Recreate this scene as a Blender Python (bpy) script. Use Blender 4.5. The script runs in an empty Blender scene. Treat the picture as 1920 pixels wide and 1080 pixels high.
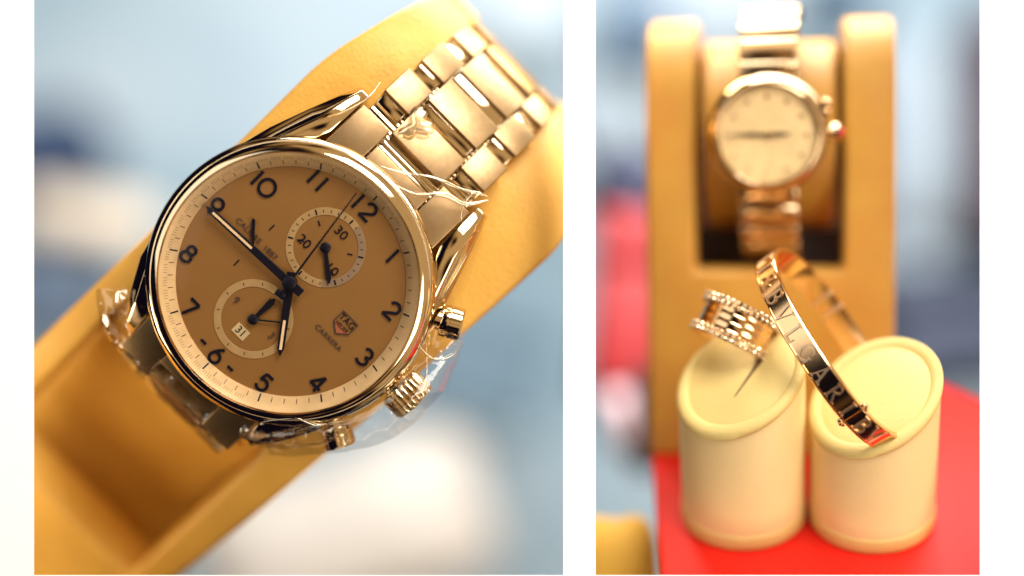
import bpy, bmesh, math, random
from mathutils import Vector, Matrix, noise
random.seed(7)
C = bpy.context.scene.collection
S = 0.01                      # one modelling unit is one centimetre
PI = math.pi
def R(d): return math.radians(d)

# ------------------------------------------------------------------ camera
DIST = 32.0
FZ = 5.235
th = math.atan(5.17 / 32.0)
F_R = Vector((0, 0, FZ))
XR = Vector((1, 0, 0)); UR = Vector((0, .5, .8660254)); VR = Vector((0, -.8660254, .5))
CAM = F_R + VR * math.sqrt(32 ** 2 + 5.17 ** 2)
XC = XR * math.cos(th) - VR * math.sin(th)
VC = XR * math.sin(th) + VR * math.cos(th)
UC = UR.copy()
def frame(o, x, y, z):
    return Matrix(((x.x, y.x, z.x, o.x), (x.y, y.y, z.y, o.y), (x.z, y.z, z.z, o.z), (0, 0, 0, 1)))
CAMF = frame(CAM - VC * DIST, XC, UC, VC)            # camera-facing frame at the focus distance
def px(x, y, V=0.0):
    k = (DIST - V) / DIST
    return CAMF @ Vector(((x - 960) / 100 * k, (540 - y) / 100 * k, V))
cam = bpy.data.cameras.new('camera'); camo = bpy.data.objects.new('camera', cam); C.objects.link(camo)
M = frame(CAM * S, XC, UC, VC); camo.matrix_world = M
cam.sensor_width = 36; cam.lens = 36 * DIST / 19.2
cam.clip_start = .01; cam.clip_end = 50
cam.dof.use_dof = True; cam.dof.focus_distance = DIST * S; cam.dof.aperture_fstop = 2.35
bpy.context.scene.camera = camo
sc = bpy.context.scene
sc.view_settings.view_transform = 'Standard'; sc.view_settings.look = 'None'
sc.view_settings.exposure = 0; sc.view_settings.gamma = 1

# ------------------------------------------------------------------ world: dark-to-gold noise gradient shaped for the metal reflections
w = bpy.data.worlds.new('World'); sc.world = w; w.use_nodes = True
nt = w.node_tree; nt.nodes.clear()
out = nt.nodes.new('ShaderNodeOutputWorld'); bg = nt.nodes.new('ShaderNodeBackground')
tc = nt.nodes.new('ShaderNodeTexCoord'); nz = nt.nodes.new('ShaderNodeTexNoise'); cr = nt.nodes.new('ShaderNodeValToRGB')
nz.inputs['Scale'].default_value = 3.0; nz.inputs['Detail'].default_value = 1.5
e = cr.color_ramp.elements
e[0].position = .47; e[0].color = (.010, .008, .024, 1)
e[1].position = .65; e[1].color = (1.25, .86, .45, 1)
m1 = cr.color_ramp.elements.new(.515); m1.color = (.06, .03, .02, 1)
m2 = cr.color_ramp.elements.new(.56); m2.color = (.55, .32, .13, 1)
dp = nt.nodes.new('ShaderNodeVectorMath'); dp.operation = 'DOT_PRODUCT'
wd_ = (XC * .85 + UC * .35 + VC * .10).normalized(); dp.inputs[1].default_value = tuple(wd_)
ma = nt.nodes.new('ShaderNodeMath'); ma.operation = 'MULTIPLY_ADD'; ma.inputs[1].default_value = .34
nt.links.new(tc.outputs['Generated'], dp.inputs[0]); nt.links.new(dp.outputs['Value'], ma.inputs[0])
nt.links.new(tc.outputs['Generated'], nz.inputs['Vector']); nt.links.new(nz.outputs['Fac'], ma.inputs[2]); nt.links.new(ma.outputs[0], cr.inputs['Fac'])
nt.links.new(cr.outputs['Color'], bg.inputs['Color']); nt.links.new(bg.outputs[0], out.inputs[0])
bg.inputs['Strength'].default_value = .50

# ------------------------------------------------------------------ lamps
def lamp(name, pos, aim, size, power, col, sizey=None):
    l = bpy.data.lights.new(name, 'AREA'); o = bpy.data.objects.new(name, l); C.objects.link(o)
    l.size = size * S; l.energy = power; l.color = col
    if sizey: l.shape = 'RECTANGLE'; l.size_y = sizey * S
    p = CAMF @ Vector(pos); a = CAMF @ Vector(aim)
    o.location = p * S; o.rotation_euler = (a - p).to_track_quat('-Z', 'Y').to_euler()
    return o
lamp('key_light', (13, 27, 26), (0, 0, -1), 20, 2.15, (1, .97, .94))  # added key light that keeps the board white; no window stands there
lamp('inner_fill', (-15.5, -4, -2), (-8.5, -4.6, -6), 4, .05, (1, .85, .6))  # added fill behind the board, brightens the lower-left stand panel
lamp('left_fill', (-25, 9, 24), (3, 0, -2), 26, .34, (1, .97, .92))  # added dim fill, large enough to reflect gold in the bangle
lamp('front_fill', (23, -17, 31), (-3, -2, -3), 20, .80, (1, .95, .88))  # added soft fill from the lower right
lamp('inner_fill', (7.5, 13, -9), (5.5, 0, -3.5), 5, .15, (1, .80, .45), 2)  # added warm fill from above for the orange stand
lamp('inner_fill', (-1, 13, -7), (-3, 0, -2), 6, .14, (1, .82, .5), 2)  # added warm fill from above for the amber stand
lamp('backdrop_fill', (14, 36, -14), (0, 0, -85), 44, 8.2, (.86, .94, 1))  # added cool fill for the backdrop; no window stands there

# ------------------------------------------------------------------ materials
def mat(name, col, rough=.5, metal=0.0, col2=None, nscale=300, bump=0.0, bscale=2500, coat=0.0, sss=0.0, spec=None, rvar=0.0):
    m = bpy.data.materials.new(name); m.use_nodes = True
    t = m.node_tree; b = t.nodes['Principled BSDF']
    b.inputs['Base Color'].default_value = (*col, 1); b.inputs['Roughness'].default_value = rough
    b.inputs['Metallic'].default_value = metal
    if coat: b.inputs['Coat Weight'].default_value = coat; b.inputs['Coat Roughness'].default_value = .08
    if spec is not None: b.inputs['Specular IOR Level'].default_value = spec
    c = t.nodes.new('ShaderNodeTexCoord')
    n = t.nodes.new('ShaderNodeTexNoise'); n.inputs['Scale'].default_value = nscale; n.inputs['Detail'].default_value = 4
    t.links.new(c.outputs['Object'], n.inputs['Vector'])
    mx = t.nodes.new('ShaderNodeMix'); mx.data_type = 'RGBA'
    mx.inputs[6].default_value = (*col, 1); mx.inputs[7].default_value = (*(col2 or tuple(v * .86 for v in col)), 1)
    rp = t.nodes.new('ShaderNodeValToRGB'); rp.color_ramp.elements[0].position = .35; rp.color_ramp.elements[1].position = .65
    t.links.new(n.outputs['Fac'], rp.inputs['Fac']); t.links.new(rp.outputs['Color'], mx.inputs[0])
    t.links.new(mx.outputs[2], b.inputs['Base Color'])
    if rvar:
        mr = t.nodes.new('ShaderNodeMapRange'); mr.inputs[3].default_value = max(0.02, rough - rvar); mr.inputs[4].default_value = rough + rvar
        t.links.new(n.outputs['Fac'], mr.inputs[0]); t.links.new(mr.outputs[0], b.inputs['Roughness'])
    if bump:
        n2 = t.nodes.new('ShaderNodeTexNoise'); n2.inputs['Scale'].default_value = bscale; n2.inputs['Detail'].default_value = 3
        t.links.new(c.outputs['Object'], n2.inputs['Vector'])
        bp = t.nodes.new('ShaderNodeBump'); bp.inputs['Strength'].default_value = bump; bp.inputs['Distance'].default_value = .0004
        t.links.new(n2.outputs['Fac'], bp.inputs['Height']); t.links.new(bp.outputs[0], b.inputs['Normal'])
    return m
def film_mat(name, tint, g0, g1, rough):
    m = bpy.data.materials.new(name); m.use_nodes = True; t = m.node_tree; t.nodes.clear()
    o = t.nodes.new('ShaderNodeOutputMaterial'); mx = t.nodes.new('ShaderNodeMixShader')
    tr = t.nodes.new('ShaderNodeBsdfTransparent'); gl = t.nodes.new('ShaderNodeBsdfGlossy')
    gl.inputs['Color'].default_value = (*tint, 1); gl.inputs['Roughness'].default_value = rough
    lw = t.nodes.new('ShaderNodeLayerWeight'); lw.inputs['Blend'].default_value = .4
    mr = t.nodes.new('ShaderNodeMapRange'); mr.inputs[3].default_value = g0; mr.inputs[4].default_value = g1
    t.links.new(lw.outputs['Facing'], mr.inputs[0]); t.links.new(mr.outputs[0], mx.inputs[0])
    t.links.new(tr.outputs[0], mx.inputs[1]); t.links.new(gl.outputs[0], mx.inputs[2]); t.links.new(mx.outputs[0], o.inputs[0])
    return m
white = mat('white_card', (.95, .95, .95), .9, spec=.1, col2=(.93, .93, .93))
leather = mat('amber_leather', (.74, .40, .06), .46, col2=(.68, .35, .05), nscale=90, bump=.5, bscale=1500)
leather2 = mat('orange_leather', (.55, .28, .036), .5, col2=(.52, .235, .03), nscale=90, bump=.25, bscale=1800)
bezel_steel = mat('warm_polished_steel', (.62, .44, .25), .06, 1.0, col2=(.58, .41, .23), nscale=200)  # darker copy of the steel, reflections put into its colour
steel = mat('polished_steel', (.76, .60, .38), .045, 1.0, col2=(.74, .58, .36), nscale=200, rvar=.015)  # gold of the warm light put into the steel's base colour
satin = mat('brushed_steel', (.36, .235, .115), .38, 1.0, col2=(.31, .20, .095), nscale=700, rvar=.05, bump=.05, bscale=5000)  # warm light put into this base colour as well
dialm = mat('dial_silver', (.262, .118, .026), .42, .35, col2=(.248, .111, .024), nscale=120)  # silver dial, tan of its warm reflections put into the colour
ringm = mat('subdial_silver', (.46, .28, .11), .35, .35)
flange = mat('flange_silver', (.74, .50, .24), .35, .2)
ink = mat('black_ink', (.004, .003, .008), .4, 0, spec=.2)
grey_ink = mat('grey_ink', (.05, .025, .015), .5, 0)
lume = mat('lume', (.75, .50, .26), .5)
datem = mat('date_disc', (.48, .34, .16), .5)
redm = mat('shield_red', (.30, .085, .03), .4)
crystal = film_mat('crystal', (1, 1, 1), .003, .14, .03)
film = film_mat('clear_film', (1, .93, .82), .07, .60, .12)
gold = mat('rose_gold', (.86, .55, .28), .13, 1.0, col2=(.83, .52, .26), nscale=200)
gold2 = mat('rose_gold_engraving', (.95, .68, .42), .36, 1.0)
stone = mat('diamond', (.88, .66, .40), .08, .6)
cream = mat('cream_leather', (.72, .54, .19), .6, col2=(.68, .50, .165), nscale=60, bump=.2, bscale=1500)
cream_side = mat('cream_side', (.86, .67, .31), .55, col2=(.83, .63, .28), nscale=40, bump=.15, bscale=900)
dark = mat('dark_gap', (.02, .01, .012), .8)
red = mat('red_acrylic', (.72, .014, .005), .5, col2=(.68, .012, .004), nscale=20, spec=.25)
pearl = mat('pearl_dial', (.80, .58, .28), .45, .0)
cab = mat('red_cabochon', (.45, .01, .006), .15)
backm = mat('back_cloth', (.60, .72, .80), .9, col2=(.34, .50, .60), nscale=6)

# ------------------------------------------------------------------ mesh helpers
def link(name, me, m, parent=None, mw=None):
    o = bpy.data.objects.new(name, me); C.objects.link(o)
    if m: me.materials.append(m)
    if parent: o.parent = parent
    if mw is not None: o.matrix_basis = mw
    return o
def mesh(V, F, ang=35, bevel=0, seg=2, bang=30):
    bm = bmesh.new()
    vs = [bm.verts.new(Vector(v)) for v in V]
    for f in F:
        try: bm.faces.new([vs[i] for i in f])
        except ValueError: pass
    bmesh.ops.remove_doubles(bm, verts=bm.verts, dist=1e-5)
    bmesh.ops.recalc_face_normals(bm, faces=bm.faces)
    if bevel:
        es = [e for e in bm.edges if len(e.link_faces) == 2 and e.calc_face_angle(0) > R(bang)]
        bmesh.ops.bevel(bm, geom=es, offset=bevel, segments=seg, profile=.5, affect='EDGES', clamp_overlap=True)
    for f in bm.faces: f.smooth = True
    for ed in bm.edges:
        if len(ed.link_faces) == 2 and ed.calc_face_angle(0) > R(ang): ed.smooth = False
    for v in bm.verts: v.co *= S
    me = bpy.data.meshes.new('m'); bm.to_mesh(me); bm.free(); return me
class G:                                             # collects shapes for one mesh
    def __init__(s): s.V = []; s.F = []
    def add(s, V, F):
        k = len(s.V); s.V += [tuple(v) for v in V]; s.F += [tuple(i + k for i in f) for f in F]; return s
    def box(s, c, d, M=None):
        V = [Vector((c[0] + x * d[0] / 2, c[1] + y * d[1] / 2, c[2] + z * d[2] / 2)) for x in (-1, 1) for y in (-1, 1) for z in (-1, 1)]
        if M: V = [M @ v for v in V]
        return s.add(V, [(0, 1, 3, 2), (4, 6, 7, 5), (0, 4, 5, 1), (2, 3, 7, 6), (0, 2, 6, 4), (1, 5, 7, 3)])
    def prism(s, P, z0, z1, M=None):
        n = len(P); V = [Vector((x, y, z0)) for x, y in P] + [Vector((x, y, z1)) for x, y in P]
        if M: V = [M @ v for v in V]
        return s.add(V, [tuple(range(n))[::-1], tuple(range(n, 2 * n))] + [(i, (i + 1) % n, n + (i + 1) % n, n + i) for i in range(n)])
    def lathe(s, P, n=96, M=None, cap0=False, cap1=False):
        V = []; F = []
        for r, z in P:
            for i in range(n):
                a = 2 * PI * i / n; V.append(Vector((r * math.cos(a), r * math.sin(a), z)))
        for j in range(len(P) - 1):
            for i in range(n):
                F.append((j * n + i, j * n + (i + 1) % n, (j + 1) * n + (i + 1) % n, (j + 1) * n + i))
        if cap0: F.append(tuple(range(n))[::-1])
        if cap1: F.append(tuple(range((len(P) - 1) * n, len(P) * n)))
        if M: V = [M @ v for v in V]
        return s.add(V, F)
    def stroke(s, pts, wd, z0, z1, closed=False, f=None):
        n = len(pts); L = []; Rr = []
        for i, p in enumerate(pts):
            if closed: a = pts[i - 1]; b = pts[(i + 1) % n]
            else: a = pts[max(0, i - 1)]; b = pts[min(n - 1, i + 1)]
            dx, dy = b[0] - a[0], b[1] - a[1]; l = math.hypot(dx, dy) or 1
            h = (wd[i] if isinstance(wd, list) else wd) / 2
            L.append((p[0] - dy / l * h, p[1] + dx / l * h)); Rr.append((p[0] + dy / l * h, p[1] - dx / l * h))
        V = []
        for z in (z0, z1):
            V += [(x, y, z) for x, y in L] + [(x, y, z) for x, y in Rr]
        if f: V = [f(*v) for v in V]
        F = []; m = n if closed else n - 1
        for i in range(m):
            j = (i + 1) % n
            F += [(2 * n + i, 2 * n + j, 3 * n + j, 3 * n + i), (i, j, 2 * n + j, 2 * n + i), (n + i, 3 * n + i, 3 * n + j, n + j)]
        if not closed: F += [(0, 2 * n, 3 * n, n), (n - 1, 2 * n - 1, 4 * n - 1, 3 * n - 1)]
        return s.add(V, F)
    def build(s, name, m, parent=None, mw=None, **k):
        return link(name, mesh(s.V, s.F, **k), m, parent, mw)
def thing(name, label, cat, F, group=None):
    o = bpy.data.objects.new(name, None); C.objects.link(o)
    m = F.copy(); m.translation = m.translation * S; o.matrix_basis = m
    o.empty_display_size = .005
    o['label'] = label; o['category'] = cat
    if group: o['group'] = group
    return o
def text(parent, name, s, size, x, y, z, m, rot=0, sx=1.0, fr=None, ext=0.004):
    cu = bpy.data.curves.new('t', 'FONT'); cu.body = s; cu.size = size; cu.align_x = 'CENTER'; cu.align_y = 'CENTER'; cu.extrude = ext
    to = bpy.data.objects.new('t', cu); C.objects.link(to)
    dg = bpy.context.evaluated_depsgraph_get(); ev = to.evaluated_get(dg)
    me = bpy.data.meshes.new_from_object(ev)
    bpy.data.objects.remove(to); bpy.data.curves.remove(cu)
    T = Matrix.Translation((x, y, z)) @ Matrix.Rotation(rot, 4, 'Z') @ Matrix.Diagonal((sx, 1, 1, 1))
    me.transform(Matrix.Scale(S, 4) @ T)
    me.materials.clear()
    return link(name, me, m, parent)
def arc(cx, cy, rx, ry, a0, a1, n=14):
    return [(cx + rx * math.cos(R(a0 + (a1 - a0) * i / n)), cy + ry * math.sin(R(a0 + (a1 - a0) * i / n))) for i in range(n + 1)]
def glyph(ch):                                       # thin sans numerals in a box one unit high, list of (points, closed)
    if ch == '0': return [(arc(0, 0, .44, .48, 0, 360, 28)[:-1], True)]
    if ch == '1': return [([(0, -.48), (0, 0), (0, .48)], False)]
    if ch == '2': return [(arc(0, .18, .30, .29, 165, -38, 14) + [(-.05, -.22), (-.31, -.46)], False), ([(-.31, -.46), (0, -.46), (.33, -.46)], False)]
    if ch == '3': return [(arc(-.02, .22, .27, .25, 150, -85, 12), False), (arc(-.02, -.22, .31, .26, 85, -150, 14), False)]
    if ch == '4': return [([(.12, -.5), (.12, 0), (.12, .5)], False), ([(.12, .5), (-.12, .14), (-.36, -.22)], False), ([(-.36, -.22), (0, -.22), (.34, -.22)], False)]
    if ch == '5': return [([(.26, .46), (0, .46), (-.2, .46)], False), ([(-.2, .46), (-.24, .2), (-.27, .02)], False), (arc(-.0, -.16, .31, .31, 145, -150, 16), False)]
    if ch == '6': return [(arc(0, -.18, .30, .30, 0, 360, 22)[:-1], True), ([(.12, .5), (-.08, .28), (-.23, .04), (-.3, -.16)], False)]
    if ch == '7': return [([(-.3, .46), (0, .46), (.32, .46)], False), ([(.32, .46), (.12, 0), (-.08, -.48)], False)]
    if ch == '8': return [(arc(0, .23, .24, .23, 0, 360, 20)[:-1], True), (arc(0, -.22, .30, .27, 0, 360, 22)[:-1], True)]
    if ch == '9': return [(arc(0, .18, .30, .30, 0, 360, 22)[:-1], True), ([(-.12, -.5), (.08, -.28), (.23, -.04), (.3, .16)], False)]
def rot2(p, a): return (p[0] * math.cos(a) - p[1] * math.sin(a), p[0] * math.sin(a) + p[1] * math.cos(a))
def catmull(P, n=8):
    out = []
    for i in range(len(P) - 1):
        p0 = P[max(0, i - 1)]; p1 = P[i]; p2 = P[i + 1]; p3 = P[min(len(P) - 1, i + 2)]
        for k in range(n):
            t = k / n
            out.append(tuple(.5 * ((2 * b) + (-a + c) * t + (2 * a - 5 * b + 4 * c - d) * t * t + (-a + 3 * b - 3 * c + d) * t ** 3) for a, b, c, d in zip(p0, p1, p2, p3)))
    out.append(tuple(P[-1])); return out

# ------------------------------------------------------------------ setting: board for the white margins, backdrop, platform
def board():
    zf, zb, ch = 0, -.35, .35
    def rect(x0, y0, x1, y1): return [(x0, y0), (x1, y0), (x1, y1), (x0, y1)]
    def q(p): return ((p[0] - 960) / 100, (540 - p[1]) / 100)
    holes = [(64, -60, 1056, 1078), (1117, -60, 1837, 1078)]
    xs = [-700, 64, 1056, 1117, 1837, 2620]; ys = [-500, -60, 1078, 1580]
    g = G()
    for z, d in ((zf, 0), (zb, 35)):
        X = [xs[0], xs[1] - d, xs[2] + d * .5, xs[3] - d * .5, xs[4] + d, xs[5]]; Y = [ys[0], ys[1] - d, ys[2] + d, ys[3]]
        for i in range(5):
            for j in range(3):
                if j == 1 and i in (1, 3): continue
                g.add([(*q(p), z) for p in rect(X[i], Y[j], X[i + 1], Y[j + 1])], [(0, 1, 2, 3)])
    for (x0, y0, x1, y1), (l, r) in zip(holes, ((35, 17.5), (17.5, 35))):
        a = rect(x0, y0, x1, y1); b = rect(x0 - l, y0 - 35, x1 + r, y1 + 35)
        for i in range(4):
            j = (i + 1) % 4
            g.add([(*q(a[i]), zf), (*q(a[j]), zf), (*q(b[j]), zb), (*q(b[i]), zb)], [(0, 1, 2, 3)])
    a = rect(xs[0], ys[0], xs[-1], ys[-1])
    for i in range(4):
        j = (i + 1) % 4
        g.add([(*q(a[i]), zf), (*q(a[j]), zf), (*q(a[j]), zb), (*q(a[i]), zb)], [(0, 1, 2, 3)])
    m = CAMF.copy(); m.translation *= S
    o = g.build('margin_board', white, None, m); o['kind'] = 'structure'  # the white margins, built as a board with two openings
board()
CF = CAMF.copy(); CF.translation *= S
g = G(); g.box((0, 0, -92), (130, 80, 1)); o = g.build('back_wall', backm, None, CF); o['kind'] = 'structure'
# right-hand frame is the world itself (z up); floor z = 0
def floor_pt(x, y, z=0):
    p = px(x, y, 0); d = p - CAM; t = (z - CAM.z) / d.z; return CAM + d * t
a = floor_pt(1222, 850); b = floor_pt(1246, 1180); c = floor_pt(2050, 1180); d = floor_pt(1990, 815); e1 = floor_pt(1700, 690)
g = G(); P = [(a.x, a.y), (b.x, b.y), (c.x, c.y), (d.x, d.y), (e1.x, e1.y)]
g.prism(P, -.35, 0)
o = g.build('platform', red, None, Matrix.Identity(4), bevel=.08, seg=3, bang=40); o['kind'] = 'structure'

# ------------------------------------------------------------------ holders
def sheet(profile, width, hole, thick, name, m, parent, bev, nx=6, skip_cols=None):
    """profile [(y,z)], width(y)->(xl,xr); hole (xl,xr,ymin) or None; a solid built with Solidify + Bevel"""
    V = []; F = []; rows = len(profile)
    cols = None
    for j, (y, z) in enumerate(profile):
        xl, xr = width(y, j)
        if hole:
            h0, h1 = (hole[0](y), hole[1](y)) if callable(hole[0]) else hole[:2]
            xs = [xl, xl + (h0 - xl) * .5, h0, h0 * .33, h1 * .33, h1, h1 + (xr - h1) * .5, xr]
        else: xs = [xl + (xr - xl) * i / 8 for i in range(9)]
        cols = len(xs)
        V += [(x, y, z) for x in xs]
    for j in range(rows - 1):
        for i in range(cols - 1):
            if hole and 2 <= i <= 4 and j >= hole[2]: continue
            F.append((j * cols + i, j * cols + i + 1, (j + 1) * cols + i + 1, (j + 1) * cols + i))
    o = link(name, mesh(V, F), m, parent)
    sm = o.modifiers.new('s', 'SOLIDIFY'); sm.thickness = thick * S; sm.offset = -1
    bv = o.modifiers.new('b', 'BEVEL'); bv.width = bev * S; bv.segments = 4; bv.limit_method = 'ANGLE'; bv.angle_limit = R(50)
    return o

# ================================================================== LEFT: chronograph on its amber stand
L0 = CAM - VC * DIST + XC * (-4.15) + UC * .11
vl = (CAM - L0).normalized(); xl_ = UC.cross(vl).normalized(); ul = vl.cross(xl_)
def ldir(a, b, c): return (xl_ * a + ul * b + vl * c)
ang = R(44.6)
HF = frame(L0, ldir(math.sin(ang), -math.cos(ang), 0), ldir(math.cos(ang), math.sin(ang), 0), vl)   # x: towards 3, y: towards 12
hold = thing('watch_stand', 'amber leather watch stand with open slot, behind the large black-handed chronograph', 'watch stand', HF)
prof = [(-11, -7.4), (-9, -6.8), (-7.2, -6.2), (-6.15, -5.7), (-4.5, -4.6), (-3, -3.7), (-1, -2.9), (1, -2.3), (3, -1.9), (4.1, -1.8), (4.7, -1.95), (5.15, -2.4), (5.35, -3.1), (5.25, -3.9), (4.8, -4.8)]
k0 = 3
pr = []; 
sp = catmull(prof, 5); hi = k0 * 5
def wl(y, j):
    k = 1 + max(0, -y - 1) * .012
    if j > 12 * 5: y = 5.35
    rd = max(0, y - 3.2) ** 2 * .16
    return (-2.62 * k + rd, 2.78 + .04 * (y + 5.5) - max(0, y - 3.9) ** 2 * .55)
bodyo = sheet(sp, wl, (lambda y: -2.05 + .95 * min(1, max(0, (y + 2.5) / 3.5)), lambda y: 2.05 - .95 * min(1, max(0, (y + 2.5) / 3.5)), hi), 1.25, 'stand_body', leather, hold, .2)
cu = catmull([(-7.6, -9.2), (-6.4, -7.6), (-5.2, -6.4), (-4.2, -5.5), (-3.6, -4.4), (-3.2, -3.2), (-2.4, -2.2), (-1, -1.7), (1, -1.6), (3, -1.55), (4.3, -1.9), (5.0, -2.6), (5.2, -3.6)], 5)
sheet(cu, lambda y, j: (-2.04 + .95 * min(1, max(0, (y + 2.5) / 3.5)), 2.04 - .95 * min(1, max(0, (y + 2.5) / 3.5))), None, .8, 'cushion', leather, hold, .1)
sheet(catmull([(-9, -8.3), (-7, -7.6), (-5.2, -6.9), (-3.5, -5.7), (-1.5, -4.5), (1, -3.8), (3, -3.5), (4.4, -3.6)], 5), lambda y, j: (-2.35, 2.35), None, .3, 'back_panel', leather, hold, .05)

n = Vector((-.15, -.10, 1)).normalized()
y0 = Vector((math.cos(ang), math.sin(ang), 0)); y0 = (y0 - n * y0.dot(n)).normalized(); x0 = y0.cross(n)
WF = frame(L0, ldir(*x0), ldir(*y0), ldir(*n))
W = thing('wristwatch', 'large steel chronograph with black hands and numerals and two subdials', 'watch', WF)
# case
g = G(); g.lathe([(2.30, -.95), (2.62, -.8), (2.68, -.55), (2.68, -.12), (2.66, -.02), (2.60, .0)], 128, cap0=True, cap1=False)
case = g.build('case', steel, W)
g = G(); g.lathe([(2.60, -.02), (2.715, .0), (2.735, .06), (2.70, .15), (2.60, .27), (2.55, .31), (2.49, .345), (2.455, .35), (2.44, .32), (2.43, .27)], 160)
g.build('bezel', steel, W, ang=60)
g = G(); g.lathe([(2.17, -.02), (2.17, .004), (2.435, .27)], 160); fl = g.build('flange', flange, W, ang=50)
g = G(); g.lathe([(.001, -.02), (2.2, -.02)], 128); dial = g.build('dial', dialm, W)
g = G()
for i in range(300):                                  # minute track on the sloping flange
    a = 2 * PI * i / 300
    if i % 25 == 0: r0, r1, wd = 2.19, 2.32, .030
    elif i % 5 == 0: r0, r1, wd = 2.21, 2.29, .013
    else:
        if i % 1 or not (60 < i < 245): continue
        r0, r1, wd = 2.30, 2.36, .006
    def fz(r): return .004 + (r - 2.17) / .265 * .266 + .004
    u = (math.cos(a), math.sin(a)); v = (-u[1], u[0])
    V = []
    for r in (r0, r1):
        for sgn in (-1, 1): V.append((u[0] * r + v[0] * wd * sgn / 2, u[1] * r + v[1] * wd * sgn / 2, fz(r)))
    g.add(V, [(0, 1, 3, 2)])
g.build('minute_track', ink, fl)
# numerals
hours = {12: '12', 1: '1', 2: '2', 3: '3', 4: '4', 5: '5', 6: '6', 7: '7', 8: '8', 9: '9', 10: '10', 11: '11'}
for h, s in hours.items():
    a = PI / 2 - h * PI / 6; r = 1.98
    cx, cy = r * math.cos(a), r * math.sin(a)
    g = G(); adv = {1: [0], 2: [-.15, .13]}[len(s)]
    if s == '11': adv = [-.11, .11]
    if s == '12': adv = [-.19, .09]
    if s == '10': adv = [-.13, .13]; cx += .03; cy -= .05
    for ch, ox in zip(s, adv):
        for q, (pts, cl) in enumerate(glyph(ch)):
            g.stroke([(cx + ox + x * .345, cy + y * .345) for x, y in pts], .055, -.02, .012 + q * .001, cl)
    if s == '6':
        for sg in (-1, 1): g.stroke([(cx + sg * .29, cy), (cx + sg * .42, cy)], .05, -.02, .012)
    g.build('numeral', ink, dial)
# subdials
def annulus(r0, r1, cx, cy, z, a0=0, a1=360, n=64):
    V = []; F = []
    for i in range(n + 1):
        a = R(a0 + (a1 - a0) * i / n)
        for r in (r0, r1): V.append((cx + r * math.cos(a), cy + r * math.sin(a), z))
    for i in range(n): F.append((2 * i, 2 * i + 1, 2 * i + 3, 2 * i + 2))
    return V, F
def subdial(cy, nticks, big):
    g = G(); g.lathe([(.61, -.012), (.615, -.006), (.75, -.006), (.755, -.012)], 72, Matrix.Translation((0, cy, 0)))
    s = g.build('subdial', ringm, dial)
    g = G()
    for i in range(nticks):
        a = 2 * PI * i / nticks + PI / 2; b = i % big == 0
        r0, r1, wd = (.63, .73, .032) if b else (.655, .705, .014)
        p = (math.cos(a), math.sin(a))
        g.stroke([(p[0] * r0, cy + p[1] * r0), (p[0] * r1, cy + p[1] * r1)], wd, -.01, .0)
    g.build('tick_marks', ink, s)
    return s
s1 = subdial(.93, 30, 5); s2 = subdial(-1.0, 12, 30)
shade = mat('subdial_reflection', (.30, .19, .11), .4, .4)
g = G(); g.add(*annulus(.615, .75, 0, .93, -.003, -52, 78)); g.build('reflection_sector', shade, s1)  # darker arc: the ring's reflection put into its colour
text(s1, 'figures', '30', .25, .01, 1.33, .0, ink, sx=1.1)
text(s1, 'figures', '20', .25, -.36, .72, .0, ink, sx=1.1)
text(s1, 'figures', '10', .25, .37, .72, .0, ink, sx=1.1)
g = G()
for a, in ((-30,), (210,), (90,), (30,), (150,)):
    p = (math.cos(R(a)), math.sin(R(a)))
    if a != 90: g.stroke([(p[0] * .42, .93 + p[1] * .42), (p[0] * .52, .93 + p[1] * .52)], .025, -.02, .0)
g.build('short_marks', ink, s1)
text(s2, 'figures', '9', .21, -.47, -.98, .0, grey_ink); text(s2, 'figures', '3', .21, .46, -.98, .0, grey_ink)
text(s2, 'figures', '12', .19, .0, -.56, .0, grey_ink)
g = G(); g.box((0, -1.34, -.012), (.30, .21, .016)); dw = g.build('date_window', datem, dial)
text(dw, 'date', '31', .21, 0, -1.34, .0, ink)
g = G(); 
for p in ((-.97, .47), (-.97, -.47)): g.stroke([(p[0], p[1] - .07), (p[0], p[1] + .07)], .022, -.02, .0)
for sg in (-1, 1): pass
g.build('small_seconds_marks', ink, dial)
text(dial, 'lettering', 'CALIBRE  1887', .15, -1.02, .12, .0, grey_ink, sx=1.1)
text(dial, 'lettering', 'CARRERA', .145, 1.24, -.24, .0, grey_ink, sx=1.05)
# shield emblem
sh = [(-.19, .20), (.19, .20), (.19, -.06), (.0, -.22), (-.19, -.06)]
def shr(k): return [(1.27 + x * k, .13 + y * k) for x, y in sh]
g = G(); g.stroke(shr(1) , .022, -.02, .006, True); em = g.build('emblem', grey_ink, dial)
g = G(); g.prism([(1.27 - .17, .09), (1.27 + .17, .09), (1.27 + .17, .08), (1.27, -.07), (1.27 - .17, .075)], -.02, -.006); g.build('emblem_field', redm, em)
text(em, 'lettering', 'TAG', .19, 1.27, .23, .0, ink, sx=.95); text(em, 'lettering', 'HEUER', .115, 1.27, .085, .0, ink, sx=.85)
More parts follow.
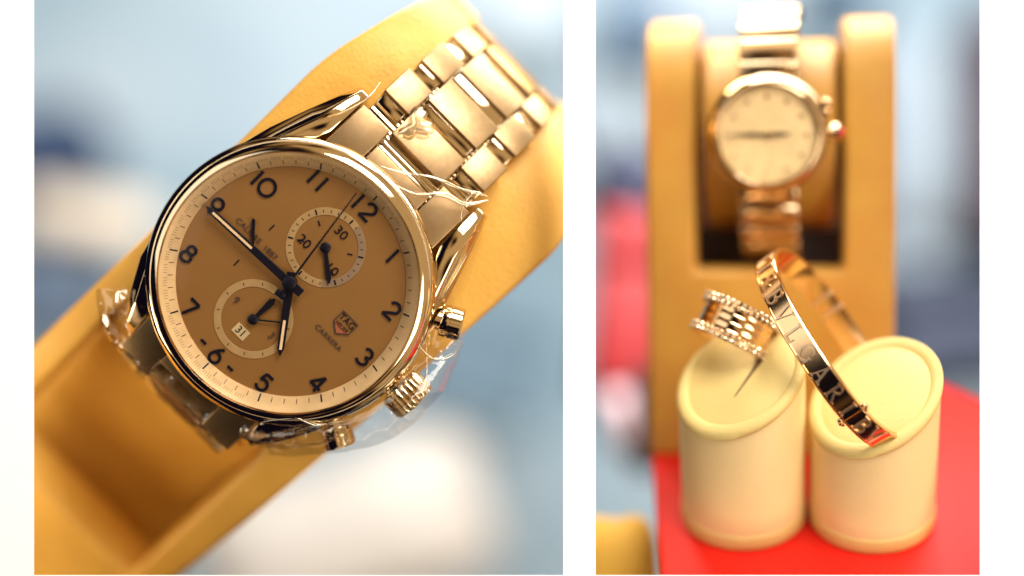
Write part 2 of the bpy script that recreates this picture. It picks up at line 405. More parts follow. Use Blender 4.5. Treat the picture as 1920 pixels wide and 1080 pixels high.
# hands
def hand(name, base, tip, wb, wt, z, m=ink, slot=None, tail=0, point=.12):
    dx, dy = tip[0] - base[0], tip[1] - base[1]; L = math.hypot(dx, dy); a = math.atan2(dy, dx)
    T = Matrix.Translation((base[0], base[1], 0)) @ Matrix.Rotation(a, 4, 'Z')
    g = G(); g.prism([(-tail, -wb / 2), (L - point, -wt / 2), (L, -.008), (L, .008), (L - point, wt / 2), (-tail, wb / 2)], z, z + .03, T)
    o = g.build(name, m, W, bevel=.008, seg=1)
    if slot:
        g = G(); g.prism([(slot[0], -slot[2] / 2), (slot[1], -slot[2] / 2), (slot[1], slot[2] / 2), (slot[0], slot[2] / 2)], z + .02, z + .034, T); g.build('lume_strip', lume, o)
    return o
def hub(x, y, r, z0, z1):
    g = G(); g.lathe([(r, z0), (r, z1 - .01), (r * .85, z1)], 32, Matrix.Translation((x, y, 0)), cap1=True); return g.build('hub', ink, W)
hand('hour_hand', (0, 0), (.84, -1.12), .17, .13, .07, slot=(.72, 1.28, .05), tail=.2, point=.14)
hand('minute_hand', (0, 0), (-2.10, -.10), .17, .12, .12, slot=(.95, 1.93, .045), tail=.3, point=.12)
hand('chronograph_hand', (0, 0), (-.31, 2.09), .05, .022, .17, tail=.28, point=.02)
hand('counter_hand', (0, .93), (.53, .50), .07, .10, .03, point=.1); hub(0, .93, .10, 0, .07)
hand('counter_hand', (0, -1.0), (.40, -.67), .03, .03, .03, point=.02); hand('counter_hand', (0, -1.0), (.02, -.42), .06, .13, .035, point=.1); hub(0, -1.0, .10, 0, .07)  # one of these two hand-shaped strips stands for a cast shadow
hand('small_seconds_hand', (-.97, -.02), (-1.33, .36), .04, .075, .03, point=.04)
hub(0, 0, .13, 0, .22)
g = G(); g.box((0, 0, 0), (.20, .13, .04), Matrix.Translation((.03, -.27, .18)) @ Matrix.Rotation(R(8), 4, 'Z')); g.build('counterweight', ink, W, bevel=.01)
g = G(); g.lathe([(2.44, .30), (2.2, .36), (1.5, .42), (.7, .445), (.001, .45)], 96); g.build('crystal', crystal, W)
# lugs
def lug(sx, sy):
    g = G()
    secs = [(1.1, 2.30, 2.86 if 0 else 2.50, -.02, -.9), (1.75, 1.75, 2.34, -.04, -.9), (2.5, 1.47, 2.08, -.10, -.95), (3.1, 1.45, 1.86, -.28, -1.0), (3.46, 1.45, 1.72, -.52, -1.0)]
    if sy < 0: secs = secs[:2] + [(2.4, 1.47, 2.02, -.16, -1.0), (2.85, 1.45, 1.80, -.46, -1.2), (3.12, 1.45, 1.66, -.82, -1.4)]
    V = []
    for y, xi, xo, zt, zb in secs:
        xm = (xi + xo) / 2 + .05
        V += [(sx * xi, sy * y, zt), (sx * xm, sy * y, zt + .015), (sx * xo, sy * y, zt - .22), (sx * xo, sy * y, zb), (sx * xi, sy * y, zb)]
    F = []
    for j in range(len(secs) - 1):
        for i in range(5): F.append((j * 5 + i, j * 5 + (i + 1) % 5, (j + 1) * 5 + (i + 1) % 5, (j + 1) * 5 + i))
    F += [tuple(range(5)), tuple(range(5 * len(secs) - 5, 5 * len(secs)))]
    g.add(V, F); g.build('lug', steel, W, bevel=.035, seg=2, bang=18)
for sx in (-1, 1):
    for sy in (-1, 1): lug(sx, sy)
# bracelet
def path_frames(P):
    pts = [Vector((0, y, z)) for y, z in catmull(P, 12)]; L = [0]
    for a, b in zip(pts, pts[1:]): L.append(L[-1] + (b - a).length)
    def at(s):
        for i in range(len(L) - 1):
            if s <= L[i + 1] or i == len(L) - 2:
                t = (s - L[i]) / (L[i + 1] - L[i]); p = pts[i].lerp(pts[i + 1], t)
                i0 = max(0, i - 2); i1 = min(len(pts) - 1, i + 3); tg = (pts[i1] - pts[i0]).normalized(); return p, tg
    return at, L[-1]
def linkat(at, s, x0, x1, ln, th, name, m, parent, drop=0, bev=.05, sgn=1, prof=None, tilt=0):
    p, tg = at(s); ny = tg; nx = Vector((1, 0, 0)); nzv = nx.cross(ny) * sgn
    if nzv.z < 0 and False: nzv = -nzv
    nx2 = ny.cross(nzv)
    T = frame(p, nx2, ny, nzv) @ Matrix.Rotation(tilt, 4, 'X')
    if nx2.x < 0: x0, x1 = -x1, -x0
    g = G()
    if prof:      # gently domed link
        Pp = [(-ln / 2, -th), (-ln / 2, -.10), (-ln * .42, -.03), (-ln * .2, 0), (ln * .2, 0), (ln * .42, -.03), (ln / 2, -.10), (ln / 2, -th)]
        V = [T @ Vector((x, a, b - drop)) for x in (x0, x1) for a, b in Pp]; k = len(Pp)
        g.add(V, [tuple(range(k)), tuple(range(k, 2 * k))] + [(i, (i + 1) % k, k + (i + 1) % k, k + i) for i in range(k)])
    else:
        g.box(((x0 + x1) / 2, 0, -th / 2 - drop), (x1 - x0, ln, th), T)
    return g.build(name, m, parent, bevel=bev, seg=3)
def bracelet(P, sgn, first_gap):
    at, LL = path_frames(P)
    # hinged core
    br = None
    g = G(); N = int(LL / .12)
    for i in range(N):
        p, tg = at((i + .5) * .12); nzv = Vector((1, 0, 0)).cross(tg) * sgn; nx2 = tg.cross(nzv); wd = 2.72 - .10 * i * .12
        g.box((0, 0, -.40), (wd, .115, .34), frame(p, nx2, tg, nzv))
    br = g.build('bracelet', steel, W, bevel=.03)
    def hw(s): return 1.41 - .055 * s
    ci = .70
    # end link
    linkat(at, .15, -ci + .008, ci - .008, .72, .5, 'end_link', satin, br, bev=.03, sgn=sgn)
    for sx in (-1, 1):
        a, b = sorted((sx * (ci + .008), sx * 1.425)); linkat(at, .34, a, b, 1.05, .5, 'end_link', satin, br, bev=.03, sgn=sgn)
    s = 1.20
    k = 0
    while s < LL - .3:
        h = hw(s)
        linkat(at, s, -ci + .008 + .015 * s, ci - .008 - .015 * s, .68, .36, 'link', satin, br, bev=.022, sgn=sgn)
        if s < LL - 1.0:
            linkat(at, s + .50, -.62, .62, .25, .3, 'bridge', steel, br, drop=.13, bev=.03, sgn=sgn, tilt=R(20))
        for sx in (-1, 1):
            a, b = sorted((sx * (ci + .008 - .015 * s), sx * h)); linkat(at, s + .50, a, b, .68, .36, 'link', satin, br, bev=.022, sgn=sgn)
            a, b = sorted((sx * (ci + .05 - .015 * s), sx * (h - .03))); linkat(at, s, a, b, .25, .3, 'bridge', steel, br, drop=.13, bev=.03, sgn=sgn, tilt=R(20))
        s += 1.0
bracelet([(2.45, -.18), (3.0, -.30), (3.4, -.42), (4.3, -.84), (5.1, -1.42), (5.65, -2.15), (5.9, -3.0), (5.85, -3.9), (5.5, -4.8)], 1, 0)
bracelet([(-2.45, -.22), (-2.9, -.36), (-3.25, -.62), (-3.6, -1.15), (-3.8, -1.9), (-3.85, -2.7), (-3.75, -3.5), (-3.5, -4.2)], -1, 0)
# crown and pushers
def radial(aw, r, z=-.42): return Matrix.Translation((r * math.cos(aw), r * math.sin(aw), z)) @ Matrix.Rotation(aw, 4, 'Z') @ Matrix.Rotation(PI / 2, 4, 'Y')
g = G(); V = []; F = []
T = radial(0, 2.78); nn = 22 * 8; PP = [(.30, -.12), (.30, .02), (.41, .05), (.45, .10), (.45, .46), (.41, .52), (.30, .56), (.001, .57)]
for j, (r, z) in enumerate(PP):
    for i in range(nn):
        a = 2 * PI * i / nn; rr = r
        if 3 <= j <= 4: rr = r - .055 * (0.5 + 0.5 * math.cos(22 * a)) ** 2
        V.append(T @ Vector((rr * math.cos(a), rr * math.sin(a), z)))
for j in range(len(PP) - 1):
    for i in range(nn): F.append((j * nn + i, j * nn + (i + 1) % nn, (j + 1) * nn + (i + 1) % nn, (j + 1) * nn + i))
g.add(V, F); g.build('crown', steel, W, ang=40)
for aw in (R(30.5), R(-29.5)):
    g = G(); g.lathe([(.24, -.25), (.24, .06), (.20, .07), (.20, .22), (.30, .225), (.31, .25), (.31, .36), (.285, .365), (.285, .39), (.31, .395), (.31, .60), (.29, .63), (.001, .64)], 48, radial(aw, 2.68))
    g.build('pusher', steel, W, ang=30)
# crumpled clear film
def filmsheet(P, wid, nx, ny, amp, seed, freq=2.2):
    c = catmull(P, max(2, nx // (len(P) - 1))); V = []; F = []
    for i, p in enumerate(c):
        p = Vector(p); q = Vector(c[min(i + 1, len(c) - 1)]) - Vector(c[max(i - 1, 0)]); side = q.cross(Vector((0, 0, 1))).normalized()
        wv = wid(i / (len(c) - 1))
        for j in range(ny + 1):
            t = j / ny - .5; v = p + side * (t * wv)
            nv = noise.noise_vector(v * freq + Vector((seed, 0, 0))); n2 = noise.noise_vector(v * freq * 3 + Vector((seed, 5, 0)))
            nv.z = .5 - 1.6 * abs(nv.z); v = v + Vector((nv.x * .3, nv.y * .3, nv.z)) * amp * .6 + Vector((0, 0, .3 - abs(n2.z))) * amp * .35 + Vector((0, 0, -.35 * (2 * t) ** 2 * wv))
            V.append(v)
    for i in range(len(c) - 1):
        for j in range(ny): a = i * (ny + 1) + j; F.append((a, a + 1, a + ny + 2, a + ny + 1))
    return V, F
g = G()
g.add(*filmsheet([(1.75, -2.55, -.35), (2.35, -1.75, -.15), (2.9, -.75, .05), (3.0, 0, .12), (2.95, .7, .0), (2.75, 1.4, -.1)], lambda t: .75 + .35 * math.sin(PI * t), 60, 16, .17, 3))
g.add(*filmsheet([(1.3, -2.75, -.3), (1.9, -2.3, -.1), (2.45, -1.5, .1)], lambda t: .55, 36, 10, .15, 9, 3))
g.build('protective_film', film, W, ang=50)
g = G(); g.add(*filmsheet([(-2.3, -2.6, -.5), (-1.9, -2.9, -.4), (-1.2, -3.1, -.5), (.2, -3.2, -.6), (1.2, -3.0, -.5)], lambda t: .8, 60, 16, .15, 21)); g.build('protective_film', film, W, ang=50)
def streak(P, wd):
    c = catmull(P, 14); V = []; F = []; k = 6
    for i, p in enumerate(c):
        p = Vector(p); q = (Vector(c[min(i + 1, len(c) - 1)]) - Vector(c[max(i - 1, 0)])).normalized(); sd = q.cross(Vector((0, 0, 1))).normalized()
        r = wd * .6 * (.25 + math.sin(PI * i / (len(c) - 1))) * (1 + .4 * noise.noise(p * 3))
        for j in range(k + 1):
            a = PI * j / k; V.append(p + sd * math.cos(a) * r + Vector((0, 0, math.sin(a) * r * .8)))
    for i in range(len(c) - 1):
        for j in range(k): a = i * (k + 1) + j; F.append((a, a + 1, a + k + 2, a + k + 1))
    return V, F
fold = film_mat('film_fold', (1, .90, .68), .22, .75, .15)
g = G()
g.add(*streak([(-.35, 2.75, .12), (.05, 2.95, .05), (.45, 3.25, .0), (1.0, 3.5, -.15), (1.45, 3.75, -.3)], .06))
g.add(*streak([(.1, 2.7, .12), (.5, 2.85, .1), (.85, 3.2, .0), (1.25, 3.35, -.15), (1.5, 3.7, -.3)], .075))
g.add(*streak([(1.45, 3.75, -.3), (1.2, 3.6, -.1), (1.3, 3.2, -.1), (1.7, 2.9, -.25)], .05))
g.add(*streak([(-1.9, 2.3, -.1), (-1.6, 2.9, -.2), (-1.45, 3.45, -.35), (-1.5, 3.8, -.5)], .05))
g.add(*streak([(2.2, 1.8, -.1), (2.0, 2.5, -.15), (1.75, 3.3, -.35)], .05))
g.add(*streak([(2.7, -.9, .0), (2.3, -1.5, .15), (1.9, -1.7, .3), (1.5, -2.2, .25)], .06))
g.add(*streak([(2.5, .9, .15), (2.9, .9, .0), (3.1, 1.2, -.1), (3.0, 1.6, -.2)], .045))
g.add(*streak([(2.6, 1.0, .0), (3.0, .6, -.1), (3.2, .2, -.1), (3.0, -.4, .0)], .04))
g.build('film_fold', fold, W, ang=60)
V, F = [], []
for i in range(24):
    a = 2 * PI * i / 24; r = .27 + .09 * math.sin(3 * a + .6) + .05 * math.sin(5 * a)
    for k, (rr, z) in enumerate(((1, -.43), (.75, -.36), (.4, -.33))): V.append((-.45 + rr * r * math.cos(a) * .85, 3.72 + rr * r * math.sin(a) * 1.25, z))
for i in range(24):
    j = (i + 1) % 24
    for k in range(2): F.append((3 * i + k, 3 * j + k, 3 * j + k + 1, 3 * i + k + 1))
F.append(tuple(3 * i + 2 for i in range(24)))
G().add(V, F).build('film_glint', film_mat('glint_film', (1, .86, .55), .55, .95, .2), W, ang=70)  # glint of the film built as a glossy gold blob

# ================================================================== RIGHT: ladies' watch on orange stand
k = 1.131
bx = (1443 - 1477) / 100 * k
lean = R(22)
yb = floor_pt(1443, 858).y
# local frame: x right, y up the face, z out of the face
uy = Vector((0, math.sin(lean), math.cos(lean))); uz = Vector((0, -math.cos(lean), math.sin(lean)))
SFm = frame(Vector((bx, yb, 0)), Vector((1, 0, 0)), uy, uz)
st = thing('watch_stand', 'orange leather watch stand with open slot, on the red platform behind two round posts', 'watch stand', SFm)
# face runs from the platform to the rounded top
H = 9.35
pr2 = catmull([(0, 0), (2, .02), (4.2, .02), (6, .0), (7.4, -.06), (8.3, -.28), (8.95, -.75), (9.2, -1.5), (9.15, -2.4), (8.7, -3.2)], 5)
slot_y = 4.0
hi2 = min(range(len(pr2)), key=lambda i: abs(pr2[i][0] - slot_y)); pr2[hi2] = (slot_y, .02)
sheet(pr2, lambda y, j: (-2.56 , 2.58), (-1.53, 1.53, hi2), .9, 'stand_body', leather2, st, .16)
cu2 = catmull([(4.5, -3.2), (4.65, -2.2), (4.95, -1.4), (5.4, -.85), (6.0, -.5), (6.9, -.3), (7.7, -.45), (8.4, -1.0), (8.75, -1.9), (8.5, -2.9)], 5)
sheet(cu2, lambda y, j: (-1.40, 1.40), None, .8, 'cushion', leather2, st, .18)
g = G(); g.box((0, 3.9, -1.7), (3.3, 1.6, .2)); g.box((0, 6, -2.6), (3.3, 5, .2)); g.build('back_panel', dark, st)  # shade of the slot put into the panel's near-black colour
# the slot's inner darkness is the panel's own painted colour
LW_y = None
def to_sf(p): return SFm.inverted() @ p
wp = px(1440, 252, -4.0)
cen = to_sf(wp); cz = .72
# slide the centre along the view ray until it floats at cz above the face
d = (wp - CAM).normalized(); t = (cz - cen.z) / (SFm.inverted().to_3x3() @ d).z; cen = to_sf(wp + d * t)
q = Vector((-.03, -.05, 1)).normalized(); yy = Vector((0, 1, 0)); yy = (yy - q * yy.dot(q)).normalized()
LWF = SFm @ frame(cen, yy.cross(q), yy, q)
LW = thing('wristwatch', "small round ladies' watch with pale dial and red-tipped crown", 'watch', LWF)
kr = 1.16
g = G(); g.lathe([(.85, -.62), (1.05, -.5), (1.12, -.28), (1.09, -.05)], 96, cap0=True); g.build('case', steel, LW)
g = G(); g.lathe([(1.10, -.2), (1.22, -.16), (1.24, -.08), (1.21, .0), (1.12, .12), (1.06, .18), (1.01, .19), (.99, .17), (.98, .08)], 96); g.build('bezel', bezel_steel, LW, ang=60)
g = G(); g.lathe([(.001, .06), (1.0, .06)], 64); ld = g.build('dial', pearl, LW)
for h in range(12):
    a = h * PI / 6; g = G(); g.lathe([(.05, .06), (.062, .08), (.03, .105), (.001, .11)], 10, Matrix.Translation((.78 * math.sin(a), .78 * math.cos(a), 0))); g.build('hour_marker', stone, ld, ang=15)
def hand2(name, a, L, wd, z):
    g = G(); T = Matrix.Rotation(a, 4, 'Z'); g.prism([(-.12, -wd / 2), (L * .5, -wd * .6), (L, -.01), (L, .01), (L * .5, wd * .6), (-.12, wd / 2)], z, z + .02, T); g.build(name, mat('hand_brown', (.05, .02, .01), .4, .0), LW)
hand2('minute_hand', R(179), .72, .06, .10); hand2('hour_hand', R(3), .45, .07, .09)
g = G(); g.lathe([(.06, .06), (.06, .13), (.001, .135)], 20); g.build('hub', gold, LW)
g = G(); g.lathe([(.99, .13), (.6, .19), (.001, .22)], 48); g.build('crystal', crystal, LW)
T = Matrix.Translation((1.16, .0, -.15)) @ Matrix.Rotation(PI / 2, 4, 'Y')
g = G(); g.lathe([(.1, -.05), (.12, .1), (.19, .12), (.19, .24), (.14, .27)], 24, T, cap1=True); crn = g.build('crown', steel, LW)
g = G(); g.lathe([(.13, .26), (.12, .32), (.07, .37), (.001, .385)], 20, T); g.build('cabochon', cab, crn)
g = G(); g.lathe([(.15, -.1), (.19, 0), (.15, .09), (.001, .12)], 20, Matrix.Translation((1.10, .52, -.02))); g.build('bead', gold, LW)
def bracelet2(P, sgn, n0):
    at, LL = path_frames(P)
    g = G(); N = int(LL / .1)
    for i in range(N):
        p, tg = at((i + .5) * .1); nzv = Vector((1, 0, 0)).cross(tg) * sgn; nx2 = tg.cross(nzv)
        g.box((0, 0, -.20), (1.08, .1, .12), frame(p, nx2, tg, nzv))
    br = g.build('bracelet', dark, LW)
    s = .25
    while s < LL - .2:
        linkat(at, s, -.60, .60, .46, .26, 'link', bezel_steel, br, bev=.06, sgn=sgn, prof=True); s += .54
bracelet2([(1.0, -.18), (1.5, -.24), (2.05, -.55), (2.4, -1.1), (2.52, -1.9), (2.4, -2.8)], 1, 0)
bracelet2([(-1.0, -.18), (-1.6, -.3), (-2.25, -.7), (-2.75, -1.4), (-2.95, -2.3)], -1, 0)

# ------------------------------------------------------------------ round display posts
def post(cx_px, base_py, h, label, rr):
    p = floor_pt(cx_px, base_py); F = Matrix.Translation(p)
    t = thing('display_post', label, 'display post', F, 'cream display posts on the red platform')
    a, b = .36, .36; n = 96
    def ring(prof, name, m, cap):
        V = []; Fc = []
        for r, z, f in prof:
            for i in range(n):
                an = 2 * PI * i / n; x, y = r * math.cos(an), r * math.sin(an); V.append((x, y, z + f * (a * x + b * y)))
        for j in range(len(prof) - 1):
            for i in range(n): Fc.append((j * n + i, j * n + (i + 1) % n, (j + 1) * n + (i + 1) % n, (j + 1) * n + i))
        if cap: Fc.append(tuple(range((len(prof) - 1) * n, len(prof) * n)))
        return G().add(V, Fc).build(name, m, t, ang=50)
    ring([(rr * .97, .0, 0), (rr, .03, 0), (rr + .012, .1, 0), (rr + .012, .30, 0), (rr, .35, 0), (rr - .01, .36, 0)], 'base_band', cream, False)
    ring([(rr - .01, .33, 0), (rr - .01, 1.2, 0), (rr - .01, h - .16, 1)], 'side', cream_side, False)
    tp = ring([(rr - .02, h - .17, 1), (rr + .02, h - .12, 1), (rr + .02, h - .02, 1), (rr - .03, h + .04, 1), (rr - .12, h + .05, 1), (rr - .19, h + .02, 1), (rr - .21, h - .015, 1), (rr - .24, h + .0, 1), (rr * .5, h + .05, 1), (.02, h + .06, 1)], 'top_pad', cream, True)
    return t, p, (a, b, h)
t1, p1, s_1 = post(1394, 963, 3.32, 'taller cream display post holding the ring, left of the two', 1.235)
t2, p2, s_2 = post(1634, 968, 2.93, 'shorter cream display post under the gold bangle, right of the two', 1.235)
def on_post(p, sl, x, y, dz): return Vector((x, y, sl[2] + .06 + sl[0] * x + sl[1] * y + dz))
# slit in the left pad, its shade painted as a brown wedge
nrm = Vector((-.36, -.36, 1)).normalized(); ax = Vector((.55, .75, .36 * 1.3)).normalized(); sd = nrm.cross(ax)
g = G(); g.prism([(-.5, -.005), (.1, -.03), (.45, -.06), (.45, .06), (.1, .03), (-.5, .005)], -.01, .02, frame(on_post(p1, s_1, .15, -.12, -.01), ax, sd, nrm))
g.build('slit', mat('slit_shadow_gap', (.16, .08, .03), .8), t1)
# pad the bangle grips on the right post
ax2 = Vector((.75, .55, .3)).normalized(); sd2 = nrm.cross(ax2)

# ------------------------------------------------------------------ ring
rc = px(1379, 612, -1.35); RI = (CAMF @ Vector((0, 0, 0)))
axis = (XR * .42 + UR * .90 - VR * .12).normalized(); rx = axis.cross(VR).normalized(); ry = axis.cross(rx)
RF_ = frame(rc, rx, ry, axis) @ Matrix.Scale(1.08, 4)
rg = thing('ring', 'wide rose gold ring with diamond edges standing on the taller cream post', 'ring', RF_)
P = []; hw = .37
for i in range(61):
    z = -hw + 2 * hw * i / 60; e_ = abs(z) / hw
    r = .66 + (.055 if e_ > .72 else 0) + .013 * abs(math.sin(z * PI / .148 ))
    P.append((r, z))
P = P + [(.56, hw), (.55, 0), (.56, -hw), (P[0][0], -hw)]
g = G(); g.lathe(P, 120); band = g.build('band', gold, rg, ang=40)
for sg in (-1, 1):
    g = G()
    for row in range(2):
        for i in range(40):
            a = 2 * PI * (i + row * .5) / 40; r = .715; z = sg * (.30 - .085 * row + .03)
            T = Matrix.Translation((r * math.cos(a), r * math.sin(a), z)) @ Matrix.Rotation(a, 4, 'Z') @ Matrix.Rotation(PI / 2, 4, 'Y')
            g.lathe([(.045, 0), (.045, .02), (.025, .045), (.001, .047)], 8, T)
    g.build('diamond_row', stone, band, ang=10)

# ------------------------------------------------------------------ bangle
BC = Vector((.83, -1.14, -.95)); A = Vector((-1.12, 1.76, -.40)); B = Vector((-.36, -.23, 1.25))
WV = A.cross(B).normalized()
def rf(v): return XR * v.x + UR * v.y + VR * v.z
BF = frame(F_R + rf(BC), rf(A.normalized()), rf((B - A.normalized() * B.dot(A.normalized())).normalized()), rf(WV))
ba = thing('bangle', 'oval rose gold bangle with raised lettering, leaning on the shorter cream post', 'bracelet', BF)
al, bl = A.length, (B - A.normalized() * B.dot(A.normalized())).length
NB = 720; ex = 2 / 2.25
pts = []
for i in range(NB + 1):
    t = 2 * PI * i / NB; c_, s_ = math.cos(t), math.sin(t)
    pts.append(Vector((al * math.copysign(abs(c_) ** ex, c_), bl * math.copysign(abs(s_) ** ex, s_))))
AL = [0]
for a_, b_ in zip(pts, pts[1:]): AL.append(AL[-1] + (b_ - a_).length)
def bang_at(s):
    s = s % AL[-1]
    lo, hi_ = 0, NB
    while hi_ - lo > 1:
        m_ = (lo + hi_) // 2
        if AL[m_] <= s: lo = m_
        else: hi_ = m_
    t = (s - AL[lo]) / max(1e-9, AL[lo + 1] - AL[lo]); p = pts[lo].lerp(pts[lo + 1], t)
    d = (pts[(lo + 4) % NB] - pts[(lo - 3) % NB]).normalized(); return p, Vector((d.y, -d.x))
BW = .235
def bmap(s, v, o):                                    # along, across, outwards
    p, nn_ = bang_at(s); q_ = p + nn_ * o; return (q_.x, q_.y, v)
def bandpart(s0, s1, name, n):
    prof = [(-BW, -.07), (-BW, .02), (-BW + .02, .035), (-BW + .04, .035), (-BW + .045, .02), (BW - .045, .02), (BW - .04, .035), (BW - .02, .035), (BW, .02), (BW, -.07)]
    V = []; F = []; k = len(prof)
    for i in range(n + 1):
        s = s0 + (s1 - s0) * i / n
        V += [bmap(s, v, o) for v, o in prof]
    for i in range(n):
        for j in range(k): F.append((i * k + j, i * k + (j + 1) % k, (i + 1) * k + (j + 1) % k, (i + 1) * k + j))
    F += [tuple(range(k)), tuple(range(n * k, n * k + k))]
    return G().add(V, F).build(name, gold, ba, ang=30)
TOT = AL[-1]; HALF = TOT / 2
# s runs from the top end (t=0) down the front side (+B) to the bottom end (HALF) and back up behind
hinge = 4.24
b1 = bandpart(-TOT * .0 , hinge, 'front_band', 220); b2 = bandpart(hinge + .012, TOT - .0001, 'back_band', 300)
def seg(a, b, n=3): return [(a[0] + (b[0] - a[0]) * i / n, a[1] + (b[1] - a[1]) * i / n) for i in range(n + 1)]
LET = {
 'B': [(seg((.14, 0), (.14, 1)), .13), (seg((0, .985), (.3, .985)), .05), (seg((0, .015), (.32, .015)), .05), (arc(.3, .76, .2, .215, 90, -90, 10), .085), (arc(.32, .27, .25, .25, 90, -90, 10), .095), (seg((.14, .53), (.32, .53)), .05)],
 'V': [(seg((.06, 1), (.34, 0)), .13), (seg((.62, 1), (.34, 0)), .06), (seg((-.06, .98), (.2, .98)), .045), (seg((.5, .98), (.74, .98)), .045)],
 'L': [(seg((.14, 0), (.14, 1)), .13), (seg((0, .98), (.3, .98)), .045), (seg((0, .02), (.56, .02)), .05), (seg((.56, 0), (.58, .24)), .05)],
 'G': [(arc(.4, .5, .36, .47, 48, 318, 20), [.05] + [.10] * 19 + [.06]), (seg((.70, .08), (.70, .44)), .11), (seg((.54, .45), (.82, .45)), .045), (seg((.66, .70), (.68, .98)), .05)],
 'A': [(seg((.34, 1), (.64, 0)), .13), (seg((.34, 1), (.08, 0)), .06), (seg((.17, .34), (.52, .34)), .05), (seg((-.02, .02), (.22, .02)), .045), (seg((.50, .02), (.78, .02)), .045)],
 'R': [(seg((.14, 0), (.14, 1)), .13), (seg((0, .985), (.3, .985)), .05), (seg((0, .02), (.28, .02)), .045), (arc(.3, .75, .22, .235, 90, -90, 10), .09), (seg((.14, .52), (.32, .52)), .05), (seg((.3, .5), (.62, .02)), .11), (seg((.55, .02), (.76, .02)), .045)],
 'I': [(seg((.14, 0), (.14, 1)), .13), (seg((0, .98), (.28, .98)), .045), (seg((0, .02), (.28, .02)), .045)],
 '&': [(arc(.3, .75, .17, .21, -60, 240, 14), .07), (arc(.28, .27, .26, .26, 110, 330, 14), .09), (seg((.2, .6), (.68, .02)), .09), (seg((.5, .2), (.66, .5)), .05)],
 '.': [(seg((.0, .5), (.14, .5)), .15)],
}
WID = {'B': .6, 'V': .7, 'L': .62, 'G': .84, 'A': .74, 'R': .74, 'I': .28, '&': .72, '.': .14}
HC = .35
def put(ch, s):
    g = G(); h = HC
    for q_, (pt, wd) in enumerate(LET[ch]):
        w2 = [x * h for x in wd] if isinstance(wd, list) else wd * h
        g.stroke([(x * h, y * h) for x, y in pt], w2, .01, .050 + .0012 * q_, False, lambda x, y, z: bmap(s + x, y - h / 2, z))
    g.build('letter', gold2, b1 if s < hinge else b2, ang=40)
    return s + (WID[ch] + .0) * h
s = .37
for ch, gap in (('R', .15), ('I', .17), ('&', .15), ('B', .18), ('V', .19), ('L', .19), ('G', .18), ('A', .18), ('R', .19), ('I', .10)):
    s = put(ch, s) + gap
s = put('B', hinge + .16) + .1; put('V', s)
g = G()
for sg in (-1, 1):
    for ds in (-.05, .05):
        p = Vector(bmap(hinge + ds, sg * (BW + .035), -.005))
        T = Matrix.Translation(p)
        g.lathe([(.03, -.045), (.042, -.03), (.042, .03), (.03, .045)], 16, T, cap0=True, cap1=True)
    p = Vector(bmap(hinge, sg * (BW + .07), .0)); g.lathe([(.03, -.03), (.05, -.02), (.05, .02), (.03, .03)], 16, Matrix.Translation(p), cap0=True, cap1=True)
g.build('hinge', gold, ba, ang=40)
g = G()
for f in (.30, .36):
    for v in (0,):
        c0 = HALF + HALF * (1 - f); V = []
        for ds in (-.05, .05):
            for vv, o_ in ((-BW - .01, .045), (BW + .01, .045), (BW + .01, -.09), (-BW - .01, -.09)): V.append(bmap(c0 + ds, vv, o_))
        g.add(V, [(0, 1, 2, 3), (4, 5, 6, 7), (0, 1, 5, 4), (1, 2, 6, 5), (2, 3, 7, 6), (3, 0, 4, 7)])
g.build('clasp', gold2, b2, bevel=.015)
# grip pad inside the bangle's lower end
gp = px(1652, 700, -1.62); loc = gp - p2
T = frame(loc, (XR * .80 - UR * .35 + VR * .2).normalized(), Vector((0, 0, 0)), Vector((0, 0, 0)))
xa = (XR * .72 + UR * .52).normalized(); ya = (XR * -.52 + UR * .72 - VR * .35); ya = (ya - xa * ya.dot(xa)).normalized()
g = G(); g.box((0, 0, 0), (1.15, .55, .85), frame(loc, xa, ya, xa.cross(ya))); g.build('grip_pad', cream, t2, bevel=.2, seg=5)

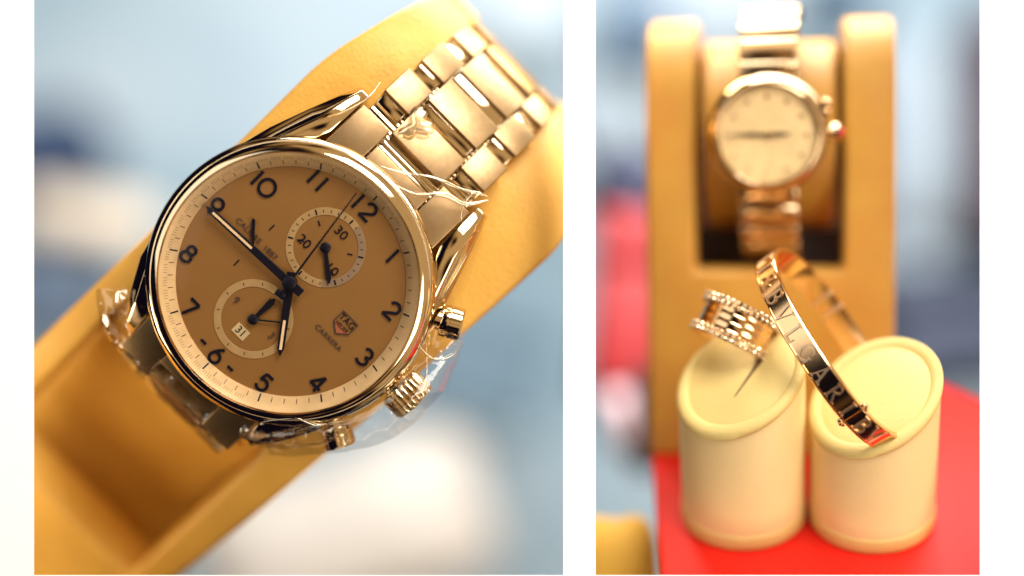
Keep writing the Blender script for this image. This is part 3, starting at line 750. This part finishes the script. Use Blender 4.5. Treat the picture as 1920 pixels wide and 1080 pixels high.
# ================================================================== things far behind, out of focus
def far_box(name, label, cat, cx, cy, V, w_, h_, d_, col, rot=0, lid=True, group=None, bev=.12):
    k_ = (DIST - V) / DIST / 100
    c_ = px(cx, cy, V); Fm = CAMF.to_3x3().to_4x4() @ Matrix.Rotation(R(rot), 4, 'Z') @ Matrix.Rotation(R(-12), 4, 'X'); Fm.translation = c_
    t = thing(name, label, cat, Fm, group)
    w1, h1 = w_ * k_, h_ * k_; m_ = mat(name + '_m', col, .6, col2=tuple(v * .8 for v in col), nscale=25); b_ = bev * min(w1, h1)
    g = G(); g.box((0, -h1 * .16, 0), (w1, h1 * .68, d_)); g.build('box_base', m_, t, bevel=b_, seg=4)
    g = G(); g.box((0, h1 * .345, 0), (w1 * 1.03, h1 * .30, d_ * 1.03)); g.build('lid', m_, t, bevel=b_ * .6, seg=4)
    return t
def far_cushion(name, label, cat, cx, cy, V, w_, h_, d_, col, rot=0):
    k_ = (DIST - V) / DIST / 100; c_ = px(cx, cy, V); Fm = CAMF.to_3x3().to_4x4() @ Matrix.Rotation(R(rot), 4, 'Z'); Fm.translation = c_
    V_ = []; F_ = []; n1, n2 = 32, 20; p_ = .55
    def sp_(v): return math.copysign(abs(v) ** p_, v)
    for j in range(n2 + 1):
        ph = -PI / 2 + PI * j / n2
        for i in range(n1):
            a = 2 * PI * i / n1; x, y, z = sp_(math.cos(ph)) * sp_(math.cos(a)), sp_(math.cos(ph)) * sp_(math.sin(a)), math.sin(ph)
            pinch = 1 - .12 * (1 - abs(x * y)); V_.append((x * w_ * k_ / 2 * pinch, y * h_ * k_ / 2 * pinch, z * d_ / 2))
    for j in range(n2):
        for i in range(n1): F_.append((j * n1 + i, j * n1 + (i + 1) % n1, (j + 1) * n1 + (i + 1) % n1, (j + 1) * n1 + i))
    m = Fm.copy(); m.translation *= S
    o = G().add(V_, F_).build(name, mat(name + '_m', col, .7, nscale=30), None, m, ang=60)
    o['label'] = label; o['category'] = cat; return o
far_box('jewellery_box', 'dark slate blue box blurred at the left edge above the cream cushion', 'box', 62, 310, -58, 260, 140, 6, (.02, .045, .11), 12)
far_cushion('display_cushion', 'peach cream cushion blurred at the left edge beside the watch bezel', 'cushion', 165, 415, -55, 300, 110, 5, (.86, .72, .56), -8)
far_box('jewellery_box', 'slate grey box blurred below the peach cream cushion', 'box', 70, 560, -56, 280, 180, 6, (.10, .14, .20), 0)
far_cushion('display_cushion', 'white cushion blurred below the amber stand at the bottom edge', 'cushion', 640, 1010, -50, 620, 330, 6, (.66, .58, .50), 18)
far_box('jewellery_box', 'grey blue box blurred to the lower right of the chronograph crown', 'box', 900, 690, -70, 260, 210, 6, (.14, .22, .28), -20)
far_cushion('display_cushion', 'white cushion blurred at the top edge beside the amber stand', 'cushion', 980, 10, -75, 240, 170, 6, (.72, .80, .85), 10)
# right
far_box('jewellery_box', 'slate blue box blurred above left of the orange stand', 'box', 1185, 75, -48, 130, 120, 5, (.06, .10, .15), -10)
far_cushion('display_cushion', 'white cushion blurred at the top left behind the orange stand', 'cushion', 1330, 20, -70, 330, 180, 6, (.50, .56, .61), 0)
far_cushion('display_cushion', 'pale blue cushion blurred left of the orange stand', 'cushion', 1130, 230, -60, 200, 200, 6, (.46, .53, .58), 20)
far_box('jewellery_box', 'navy box blurred left of the orange stand above the red one', 'box', 1205, 385, -26, 220, 90, 5, (.008, .012, .05), -32)
far_box('jewellery_box', 'crimson box blurred left of the orange stand', 'box', 1200, 590, -22, 190, 330, 5, (.36, .007, .009), -6)
far_cushion('display_cushion', 'pink white cushion blurred left of the orange stand near its foot', 'cushion', 1165, 790, -20, 60, 150, 4, (.92, .62, .66), 15)
far_box('jewellery_box', 'dark brown box blurred beside the foot of the orange stand', 'box', 1215, 790, -14, 50, 170, 4, (.07, .035, .03), 0)
far_cushion('display_cushion', 'pale white cushion blurred right of the orange stand', 'cushion', 1735, 260, -66, 190, 430, 6, (.46, .52, .57), -4)
far_box('jewellery_box', 'maroon box blurred along the right edge', 'box', 1858, 250, -40, 100, 440, 5, (.035, .008, .02), -3)
far_cushion('display_cushion', 'small white cushion blurred right of the orange stand foot', 'cushion', 1712, 520, -60, 100, 110, 5, (.5, .56, .62), 0)
far_box('jewellery_box', 'dark navy box blurred behind the shorter cream post', 'box', 1800, 620, -40, 330, 230, 5, (.01, .016, .04), 8)
far_box('jewellery_box', 'slate box blurred behind the top of the orange stand', 'box', 1570, 10, -55, 140, 90, 5, (.07, .12, .17), 0)
# yellow object in the lower left corner of the right view
far_cushion('display_cushion', 'yellow leather cushion at the lower left corner beside the red platform', 'cushion', 1160, 1150, -5, 170, 400, 1.6, (.80, .44, .045), 2)
